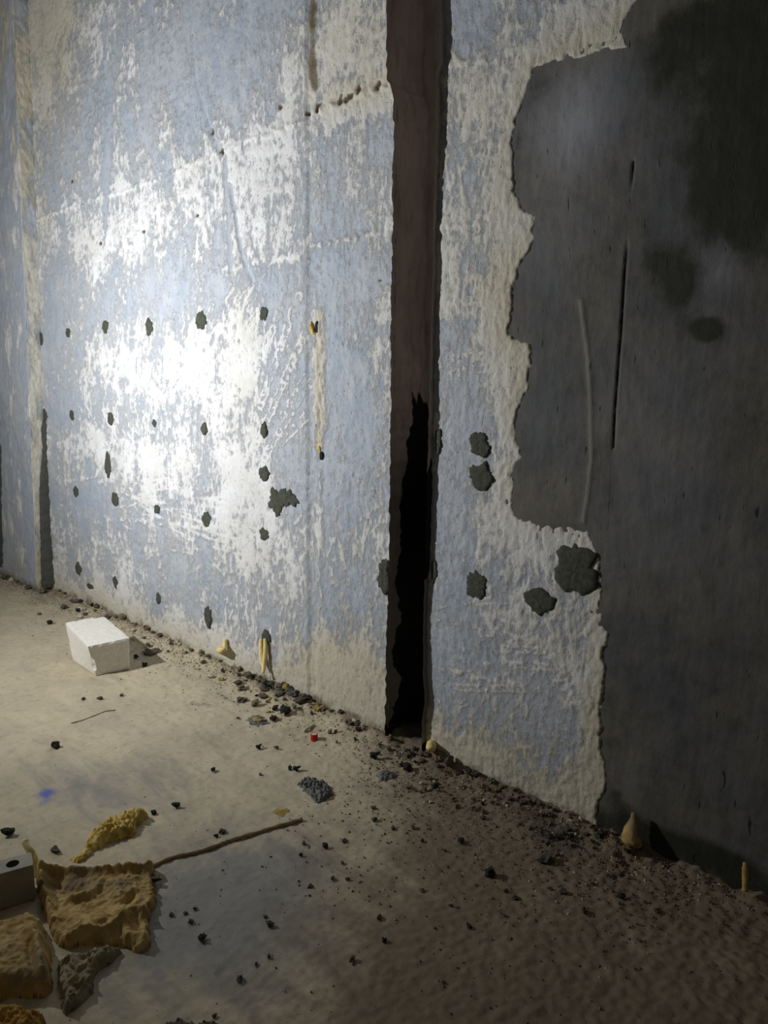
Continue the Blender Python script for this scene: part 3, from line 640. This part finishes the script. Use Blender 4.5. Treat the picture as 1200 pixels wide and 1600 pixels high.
def B_h(X_, Y_, sd_):
    return .066 + .010 * fbm(X_ * 11, Y_ * 11, 3, 41) + .0035 * fbm(X_ * 60, Y_ * 60, 3, 42) + .016 * near(X_, Y_, [(50, 1440), (58, 1455), (62, 1480), (66, 1505), (76, 1522)], .08, .014) - .012 * near(X_, Y_, [(46, 1465), (50, 1500), (58, 1520)], .07, .008)
fb = sheet('foam_chunk', [(-70, 1440), (-20, 1438), (20, 1424), (46, 1414), (66, 1422), (70, 1440), (78, 1465), (78, 1495), (80, 1518), (60, 1528), (20, 1528), (-70, 1535)], .055, B_h, 'foam', seed=6, edge=.035, jag=.004)
tag(fb, 'smooth rounded chunk of tan foam in front of the steel tube', 'foam')
def C_h(X_, Y_, sd_): return .046 + .012 * fbm(X_ * 20, Y_ * 20, 3, 51) + .008 * ridged(X_, Y_, 40, 52) + .005 * fbm(X_ * 110, Y_ * 110, 2, 53)
fc = sheet('foam_lump', [(-60, 1572), (-10, 1566), (20, 1560), (46, 1564), (68, 1572), (72, 1588), (84, 1606), (70, 1650), (-50, 1660)], .045, C_h, 'foam_o', seed=8, edge=.028)
tag(fc, 'rough orange brown foam lump in the bottom left corner', 'foam')
def E_h(X_, Y_, sd_):
    far = near(X_, Y_, [(165, 1295), (215, 1276)], .02, .06)
    return .014 + .022 * far + .010 * ridged(X_, Y_, 45, 61) * (.4 + far) + .006 * fbm(X_ * 120, Y_ * 120, 3, 62)
fe = sheet('foam_strip', [(100, 1334), (122, 1326), (140, 1300), (160, 1286), (190, 1270), (212, 1266), (232, 1268), (214, 1284), (208, 1298), (170, 1308), (150, 1320), (125, 1338)], .018, E_h, 'foam_y', seed=10, edge=.016)
tag(fe, 'long crumbly strip of yellow foam behind the tan foam sheet', 'foam')
P = [tuple(onfloor(58, 1345, .04)), tuple(onfloor(50, 1335, .065)), tuple(onfloor(40, 1318, .09)), tuple(onfloor(40, 1311, .098))]
P[0] = (P[0][0], P[0][1], fz(P[0][0], P[0][1]))
tag(tube('foam_spike', smooth_path(P, 14), [.016, .014, .013, .012, .011, .010, .009, .009, .009, .009, .009, .009, .008, .004], 'foam_w', None, 10, .1, 3), 'thin upright spike of pale foam beside the steel tube', 'foam')

# steel square tube end with a round hole
zt = .105
c0, c1, c2 = onfloor(52, 1351, zt), onfloor(31, 1322, zt), onfloor(-60, 1382, zt)
ex = (c2 - c0).normalized(); ey = ex.cross(Vector((0, 0, -1))).normalized()
if ey.dot(c1 - c0) < 0: ey = -ey
wd = .062; lnT = .30; zb = max(fz(c0.x, c0.y), .0) + .002; th_ = .004
tb = bpy.data.objects.new('steel_tube', None); COL.objects.link(tb); tb.location = (c0.x, c0.y, zb)
tag(tb, 'dull square steel tube with a round hole at the left edge', 'metal tube')
H_ = zt - zb
def tube_wall(name, o, a, b_, t, mat='steel', hole=None):
    """plate spanned by a and b_ from o, thickness along t, optional round hole (centre along a, along b, radius)"""
    bm = bmesh.new()
    if hole is None:
        v = [bm.verts.new(o + a * i + b_ * j + t * k) for k in (0, 1) for (i, j) in ((0, 0), (1, 0), (1, 1), (0, 1))]
        for f in ((0, 1, 2, 3), (7, 6, 5, 4), (0, 4, 5, 1), (1, 5, 6, 2), (2, 6, 7, 3), (3, 7, 4, 0)): bm.faces.new([v[i] for i in f])
    else:
        ca, cb, rr = hole; n = 32; la, lb = a.length, b_.length; A_, B2 = a / la, b_ / lb; rings = []
        for k in (0, 1):
            inn, out = [], []
            for i in range(n):
                an = 2 * math.pi * i / n; co, si = math.cos(an), math.sin(an)
                inn.append(bm.verts.new(o + A_ * (ca + rr * co) + B2 * (cb + rr * si) + t * k))
                m_ = min((la - ca) / co if co > 1e-6 else 9, -ca / co if co < -1e-6 else 9, (lb - cb) / si if si > 1e-6 else 9, -cb / si if si < -1e-6 else 9)
                out.append(bm.verts.new(o + A_ * (ca + m_ * co) + B2 * (cb + m_ * si) + t * k))
            rings.append((inn, out))
        for i in range(n):
            j = (i + 1) % n
            for (inn, out) in rings: bm.faces.new((inn[i], inn[j], out[j], out[i]))
            bm.faces.new((rings[0][0][i], rings[0][0][j], rings[1][0][j], rings[1][0][i]))
            bm.faces.new((rings[0][1][i], rings[0][1][j], rings[1][1][j], rings[1][1][i]))
    bmesh.ops.recalc_face_normals(bm, faces=bm.faces)
    o_ = bm_obj(name, bm, M[mat], tb); o_.matrix_parent_inverse = Matrix.Translation(-tb.location)
    return o_
O = Vector((c0.x, c0.y, zb)); up = Vector((0, 0, 1))
hc_ = onfloor(18, 1334, zt) - Vector((c0.x, c0.y, zt))
tube_wall('top_plate', O + up * (H_ - th_), ex * lnT, ey * wd, up * th_, 'steel', (max(.03, min(.12, hc_.dot(ex))), wd * .5, .0165))
tube_wall('side_plate', O, ex * lnT, up * (H_ - th_), ey * th_)
tube_wall('side_plate', O + ey * (wd - th_), ex * lnT, up * (H_ - th_), ey * th_)
tube_wall('end_plate', O + ey * th_, ey * (wd - 2 * th_), up * (H_ - th_), ex * th_)
tube_wall('bottom_plate', O + ey * th_, ex * lnT, ey * (wd - 2 * th_), up * th_)

# ------------------------------------------------------------------ stick, cap, small things
P = []
for px, py in [(236, 1356), (270, 1341), (310, 1330), (345, 1318), (360, 1312), (400, 1302), (440, 1290), (472, 1281)]:
    q = onfloor(px, py); P.append((q.x, q.y, fz(q.x, q.y) + .0048))
tag(tube('dry_stick', smooth_path(P, 60), [.0062 + .0012 * math.sin(i * 1.3) for i in range(60)], 'stick', None, 8, .12, 4), 'long thin dry stick lying on the floor beside the foam sheet', 'stick')
P = []
for px, py in [(111, 1130), (130, 1124), (150, 1116), (165, 1110), (180, 1107)]:
    q = onfloor(px, py); P.append((q.x, q.y, fz(q.x, q.y) + .002))
tag(tube('straw', smooth_path(P, 20), [.0022] * 20, 'stick', None, 6, .2, 5), 'thin curved straw on the bright floor in front of the white block', 'straw')
P = [onfloor(475, 1144), onfloor(491, 1134)]
P = [(q.x, q.y, fz(q.x, q.y) + .0065) for q in P]
tag(tube('wood_splinter', smooth_path(P, 8), [.0055] * 8, 'chip', None, 8, .1, 6), 'short pale splinter beside the red cap', 'splinter')
q = onfloor(491, 1156); zc = fz(q.x, q.y)
bm = bmesh.new(); n = 24; prof = [(.0, 0), (.0145, 0), (.0145, .026), (.0135, .027), (.0120, .0265), (.0118, .022)]
rings = [[bm.verts.new((q.x + r_ * math.cos(2 * math.pi * i / n), q.y + r_ * math.sin(2 * math.pi * i / n), zc + h_)) for i in range(n)] for r_, h_ in prof[1:]]
for a, b_ in zip(rings, rings[1:]):
    for i in range(n): bm.faces.new((a[i], a[(i + 1) % n], b_[(i + 1) % n], b_[i]))
bm.faces.new(rings[0][::-1])
cap = bm_obj('bottle_cap', bm, M['red'], None); tag(cap, 'small red plastic cap on the floor near the wall foot', 'cap')
bm = bmesh.new(); vv = [bm.verts.new((q.x + .0118 * math.cos(2 * math.pi * i / n), q.y + .0118 * math.sin(2 * math.pi * i / n), zc + .0225)) for i in range(n)]; bm.faces.new(vv)
r2 = bmesh.ops.extrude_face_region(bm, geom=bm.faces[:]); bmesh.ops.translate(bm, verts=[v for v in r2['geom'] if isinstance(v, bmesh.types.BMVert)], vec=(0, 0, .0035))
tag(bm_obj('cap_lining', bm, M['chip'], cap), 'pale lining')

# foam squeezed out at the wall foot
def foam_beads(name, label, chains, mat, cat='foam'):
    root = None
    for i, (pts, rad) in enumerate(chains):
        Q = smooth_path(pts, 22); rr = [np.interp(k / 21, np.linspace(0, 1, len(rad)), rad) for k in range(22)]
        o = tube(name if i == 0 else 'bead', Q, rr, mat, root, 10, .10, 60 + i)
        if i == 0: root = o; tag(o, label, cat)
    return root
def wp(px, py, d):   # point at distance d in front of the wall
    u, z = onwall(px, py, -d); return (u, -d, z)
def gp(px, py, dz=.0):
    q = onfloor(px, py); return (q.x, q.y, fz(q.x, q.y) + dz)
foam_beads('foam_bead', 'two bright yellow foam beads standing upright against the wall foot', [
    ([wp(408, 999, .012), wp(408, 1015, .016), wp(410, 1035, .022), wp(411, 1044, .03)], [.008, .012, .012, .010, .006]),
    ([wp(414, 998, .012), wp(415, 1015, .016), wp(413, 1035, .026), wp(411, 1052, .045)], [.008, .011, .011, .009, .007])], 'foam_w')
foam_beads('foam_curl', 'pale yellow foam curl bent from the wall foot onto the floor', [
    ([wp(352, 999, .012), wp(351, 1010, .02), wp(347, 1016, .05), gp(338, 1025, .012), gp(330, 1032, .008)], [.010, .014, .015, .014, .006]),
    ([gp(350, 1022, .015), gp(356, 1020, .01)], [.012, .010])], 'foam_w')
foam_beads('foam_drip', 'tan foam drip shaped like a bottle against the dark wall foot', [
    ([wp(990, 1270, .015), wp(989, 1284, .022), wp(985, 1300, .035), wp(984, 1314, .045), gp(986, 1326, .006)], [.006, .011, .020, .026, .024, .010]),
    ([wp(994, 1306, .03), wp(996, 1318, .035), gp(997, 1327, .003)], [.008, .014, .013, .006])], 'foam')
foam_beads('foam_peg', 'thin yellow foam peg upright by the wall at the right edge', [
    ([wp(1164, 1348, .02), wp(1164, 1362, .024), wp(1164, 1378, .03), wp(1164, 1392, .035)], [.005, .008, .008, .007, .009])], 'foam')
foam_beads('foam_blob', 'small pale yellow foam blob at the foot of the dark recess', [
    ([wp(672, 1160, .01), wp(673, 1168, .03), gp(676, 1178, .012), gp(684, 1186, .006)], [.010, .018, .020, .017, .008])], 'foam_w')
# foam in the wall chase (parts of the middle wall)
def part_tube(name, pts, rad, mat, seed=0):
    return tube(name, smooth_path(pts, 16), [np.interp(k / 15, np.linspace(0, 1, len(rad)), rad) for k in range(16)], mat, wall_mid, 10, .12, seed)
def wq(px, py, d): u, z = onwall(px, py, -d); return (u, -d, z)
part_tube('foam_plug', [wq(487, 503, -.010), wq(487, 510, -.004), wq(490, 518, -.004), wq(494, 522, -.008)], [.006, .012, .012, .006], 'foam_y', 1)
patch(494, 511, 8, 22, wall_mid, 311, y0=.004, mat='hole', name='drill_hole_shade', lift=.003)  # solid disc, no opening: the hole's shade is put into its colour
patch(501, 712, 7, 16, wall_mid, 312, y0=.004, mat='hole', name='drill_hole_shade', lift=.003)
part_tube('foam_plug', [wq(498, 694, -.012), wq(500, 702, -.006), wq(502, 706, -.010)], [.006, .009, .005], 'foam_y', 2)

# ------------------------------------------------------------------ loose crumbs
def crumb_mesh(seed, name, flat=.75):
    bm = bmesh.new(); bmesh.ops.create_icosphere(bm, subdivisions=2, radius=1.0); r = random.Random(seed); ox = r.uniform(0, 90)
    sx, sy = r.uniform(.75, 1.25), r.uniform(.6, 1.1)
    for v in bm.verts:
        c = v.co; k = 1 + .75 * float(pn(np.array(c.x * 1.3 + ox), np.array(c.y * 1.3 + c.z * 1.7), 5)) + .45 * float(pn(np.array(c.x * 3.5 + ox), np.array(c.z * 3.5 - c.y * 2), 6))
        v.co = Vector((c.x * sx * k, c.y * sy * k, c.z * flat * k))
    me = bpy.data.meshes.new(name); bm.to_mesh(me); bm.free()
    zmin = min(v.co.z for v in me.vertices)
    for v in me.vertices: v.co.z -= zmin
    return me
VAR = {}
for mk in ('crumb', 'crumb_b', 'crumb_k', 'crumb_g', 'chip', 'foam_y'):
    VAR[mk] = []
    for i in range(5):
        me = crumb_mesh(hash(mk) % 1 + i * 7 + len(mk) * 31, mk + '_shape'); me.materials.append(M[mk]); VAR[mk].append(me)
rc = random.Random(11); CR = []
def crumb(px, py, size_px, mk, name, label, cat, group=None, flat=1.0, dz=0.0):
    q = onfloor(px, py); q.y = min(q.y, -.006 - .0)
    dist = (q - CAM).length; r = size_px * .36 * dist / FPX
    o = bpy.data.objects.new(name, VAR[mk][rc.randrange(5)]); COL.objects.link(o)
    q.y = min(q.y, -r * .9 - (.09 if q.x < -4.95 else 0))
    o.location = (q.x, q.y, fz(q.x, q.y) - r * .15 + dz); o.scale = (r, r, r * flat); o.rotation_euler = (0, 0, rc.uniform(0, 6.28))
    CR.append((q.x, q.y, r)); return tag(o, label, cat, group)
crumb(87, 1167, 16, 'crumb_k', 'mortar_lump', 'lone dark lump on the bright floor at the left edge', 'lump')
crumb(766, 1367, 20, 'crumb_k', 'mortar_lump', 'black lump lying alone on the brown floor right of centre', 'lump', flat=1.1)
crumb(585, 1186, 18, 'crumb_k', 'mortar_lump', 'black lump just left of the foot of the dark recess', 'lump', flat=1.1)
def drop_h(X_, Y_, sd_): return .006 + .016 * np.clip(sd_ / .04, 0, 1) + .007 * ridged(X_, Y_, 60, 71) + .006 * fbm(X_ * 120, Y_ * 120, 2, 72)
tag(sheet('mortar_dropping', [(462, 1218), (478, 1213), (500, 1216), (514, 1226), (522, 1234), (512, 1246), (494, 1250), (484, 1240), (470, 1228)], .01, drop_h, 'crumb_g', .0024, None, 21, .010, .010), 'grey crumbly mortar dropping flattened on the floor below the red cap', 'mortar')
tag(sheet('mortar_dropping', [(385, 1120), (400, 1116), (416, 1120), (420, 1128), (404, 1133), (388, 1130)], .008, lambda X_, Y_, q_: .6 * drop_h(X_, Y_, q_), 'crumb_g', .003, None, 22, .012, .010), 'low grey mortar dropping in front of the rubble heap', 'mortar')
tag(sheet('mortar_dropping', [(590, 1205), (604, 1200), (618, 1206), (616, 1214), (600, 1217), (590, 1212)], .01, lambda X_, Y_, q_: .8 * drop_h(X_, Y_, q_), 'crumb_g', .0024, None, 23, .008, .010), 'small grey mortar dropping in front of the foot of the dark recess', 'mortar')
crumb(748, 1206, 18, 'crumb_k', 'mortar_lump', 'black lump at the wall foot right of the yellow foam blob', 'lump')
crumb(703, 1202, 24, 'crumb', 'mortar_lump', 'brown black clod between the foam blob and the wall foot lump', 'clod')
crumb(636, 1204, 20, 'crumb_k', 'mortar_lump', 'dark clod straight in front of the recess', 'clod')
crumb(820, 1170, 16, 'crumb', 'mortar_lump', 'dark clod stuck at the foot of the right wall', 'clod')
crumb(853, 1345, 24, 'crumb', 'mortar_lump', 'dark crumbly clod on the gritty floor of the right half', 'clod')
crumb(440, 1268, 26, 'foam_y', 'foam_chip', 'thin yellow foam chip on the floor above the stick end', 'foam', flat=.25)
crumb(14, 1303, 18, 'crumb_k', 'mortar_lump', 'black lump on the floor behind the steel tube', 'lump')
crumb(86, 1329, 18, 'crumb', 'mortar_lump', 'dark pebble between the foam spike and the yellow foam strip', 'lump', flat=.6)
crumb(238, 1378, 22, 'crumb', 'mortar_lump', 'dark lump at the right tip of the tan foam sheet', 'lump')
tag(sheet('mortar_dropping', [(240, 1600), (262, 1588), (290, 1582), (305, 1588), (330, 1586), (345, 1592), (352, 1606), (300, 1625), (250, 1620)], .01, lambda X_, Y_, q_: .8 * drop_h(X_, Y_, q_), 'crumb', .0024, None, 24, .008, .012), 'low dark mortar dropping at the bottom edge left of centre', 'mortar')
crumb(235, 1020, 26, 'crumb', 'mortar_lump', 'brown clod in the shadow of the white block', 'clod', flat=.5)
crumb(213, 1028, 12, 'crumb_k', 'mortar_lump', 'black pebble close to the shaded side of the white block', 'lump')
crumb(226, 1040, 11, 'crumb_k', 'mortar_lump', 'black pebble at the near end of the shadow of the white block', 'lump')
G1 = 'chunks of the rubble heap at the wall step'
HEAP = []
for _ in range(400):
    if len(HEAP) == 62: break
    a, b_ = rc.gauss(0, 1), rc.gauss(0, 1); sz = rc.uniform(7, 20); px, py = 448 + a * 30 - b_ * 8, 1084 + a * 6 + b_ * 14
    if any(math.hypot((px - q[0]), (py - q[1]) * 1.9) < .48 * (sz + q[2]) for q in HEAP): continue
    HEAP.append((px, py, sz)); mk = rc.choice(['crumb', 'crumb', 'crumb_k', 'crumb_b', 'crumb_b', 'crumb_g', 'foam_y'])
    nm = dict(crumb='dark grey', crumb_k='black', crumb_b='brown', crumb_g='pale grey', foam_y='yellow foam')[mk]
    crumb(px, py, sz, mk, 'rubble_chunk', nm + ' chunk in the rubble heap by the wall step', 'rubble', nm + ' chunks of the rubble heap', rc.uniform(.6, 1.2))
LOOK = dict(crumb='dark grey', crumb_b='brown', crumb_k='black', chip='cream', crumb_g='grey')
def place_mid(px):
    for lim, t in ((110, 'at the foot of the corner pier'), (215, 'on the floor behind the white block'), (330, 'by the wall foot right of the white block'), (440, 'by the wall foot near the yellow foam beads'), (9999, 'by the wall foot between the rubble heap and the recess')):
        if px < lim: return t
def place_right(px):
    for lim, t in ((690, 'in front of the dark recess'), (780, 'by the wall foot just right of the foam blob'), (880, 'by the foot of the scraped right wall'), (945, 'where the cream wall edge meets the floor'), (9999, 'near the bottle shaped foam drip')):
        if px < lim: return t
for _ in range(90):
    px = rc.uniform(30, 610); py = 895 + (px - 70) * .465 + abs(rc.gauss(0, 16)) + 12
    mk = rc.choice(['crumb', 'crumb', 'crumb_b', 'crumb_b', 'crumb_k', 'chip']); pl_ = place_mid(px)
    crumb(px, py, rc.uniform(5, 13), mk, 'mortar_crumb', 'small %s mortar crumb %s' % (LOOK[mk], pl_), 'crumb', '%s crumbs %s' % (LOOK[mk], pl_))
for _ in range(150):
    px = rc.uniform(610, 1010); py = 1165 + (px - 640) * .39 + abs(rc.gauss(0, 34)) + 8
    mk = rc.choice(['crumb', 'crumb_b', 'crumb_b', 'crumb', 'crumb_k', 'chip']) ; pl_ = place_right(px)
    crumb(px, py, rc.uniform(5, 14) * (.7 if mk == 'chip' else 1), mk, 'mortar_crumb', 'small %s mortar crumb %s' % (LOOK[mk], pl_), 'crumb', '%s crumbs %s' % (LOOK[mk], pl_))
OPEN = [(268, 1428), (290, 1424), (298, 1438), (305, 1418), (316, 1465), (420, 1493), (400, 1505), (374, 1528), (415, 1430), (422, 1445), (432, 1170), (333, 1203), (404, 1170), (407, 1210), (463, 1204), (453, 1202), (475, 1318), (470, 1335), (508, 1322), (538, 1312), (535, 1345), (543, 1370), (520, 1370),
        (485, 1382), (585, 1280), (583, 1262), (645, 1292), (614, 1293), (660, 1312), (695, 1328), (720, 1315), (790, 1392), (805, 1402), (705, 1415), (788, 1428), (733, 1448), (860, 1390), (880, 1395), (925, 1382), (971, 1402), (1024, 1425), (912, 1425), (1000, 1470), (593, 1434), (550, 1500), (335, 1585), (130, 1022 + 70), (62, 960), (157, 1092), (78, 974), (190, 1056 + 30), (338, 1305), (276, 1261), (347, 1298), (240, 1330 - 60), (600, 1470), (660, 1390)]
def place_open(px, py):
    if py < 1110: return 'on the bright floor around the white block'
    if py < 1290 and px < 560: return 'on the open floor between the red cap and the stick'
    if px < 440: return 'on the grey floor right of the foam sheet'
    if px < 600: return 'on the floor past the tip of the dry stick'
    return 'on the brown floor around the lone black lump'
for px, py in OPEN:
    mk = rc.choice(['crumb', 'crumb_k', 'crumb']); pl_ = place_open(px, py)
    crumb(px, py, rc.uniform(6, 13), mk, 'mortar_crumb', 'small %s crumb %s' % (LOOK[mk], pl_), 'crumb', '%s crumbs %s' % (LOOK[mk], pl_))
# fine grit, too small to count
V, F = [], []; r = random.Random(5)
def grit(x, y, s_):
    k = len(V); z_ = fz_fast(x, y)
    for a in range(4):
        an = a * math.pi / 2 + r.uniform(0, 1.2); V.append((x + s_ * math.cos(an) * r.uniform(.6, 1.2), y + s_ * math.sin(an) * r.uniform(.6, 1.2), z_ - s_ * .2))
    V.append((x + r.uniform(-.3, .3) * s_, y + r.uniform(-.3, .3) * s_, z_ + s_ * r.uniform(.5, 1.1)))
    for a in range(4): F.append((k + a, k + (a + 1) % 4, k + 4))
GX, GY = x, y
def fz_fast(px_, py_):
    i = min(max(np.searchsorted(GX, px_) - 1, 0), len(GX) - 2); j = min(max(np.searchsorted(GY, py_) - 1, 0), len(GY) - 2)
    return float(fh[j, i])
for _ in range(7000):
    X_ = r.uniform(-6, .6); d_ = r.expovariate(1 / .075) + .003
    if d_ < 1.3: grit(X_, -d_ - (.09 if X_ < -4.95 else 0), r.uniform(.0018, .006))
for _ in range(2600):
    X_ = r.uniform(-1.75, -.6); d_ = r.expovariate(1 / .22) + .003
    if d_ < 1.3: grit(X_, -d_, r.uniform(.0018, .0065))
for _ in range(1800): grit(r.uniform(-5, .5), r.uniform(-1.9, 0), r.uniform(.0012, .0035))
me = raw_mesh('floor_grit', V, F, False); me.materials.append(M['crumb_b']); me.materials.append(M['crumb']); me.materials.append(M['chip'])
me.polygons.foreach_set('material_index', np.repeat(rng.choice([0, 0, 0, 0, 1, 1, 1, 1, 1, 1, 2], len(F) // 4), 4).astype(np.int32))
tag(mesh_obj('floor_grit', me, None, floor), 'fine brown grit and plaster dust', kind='stuff')
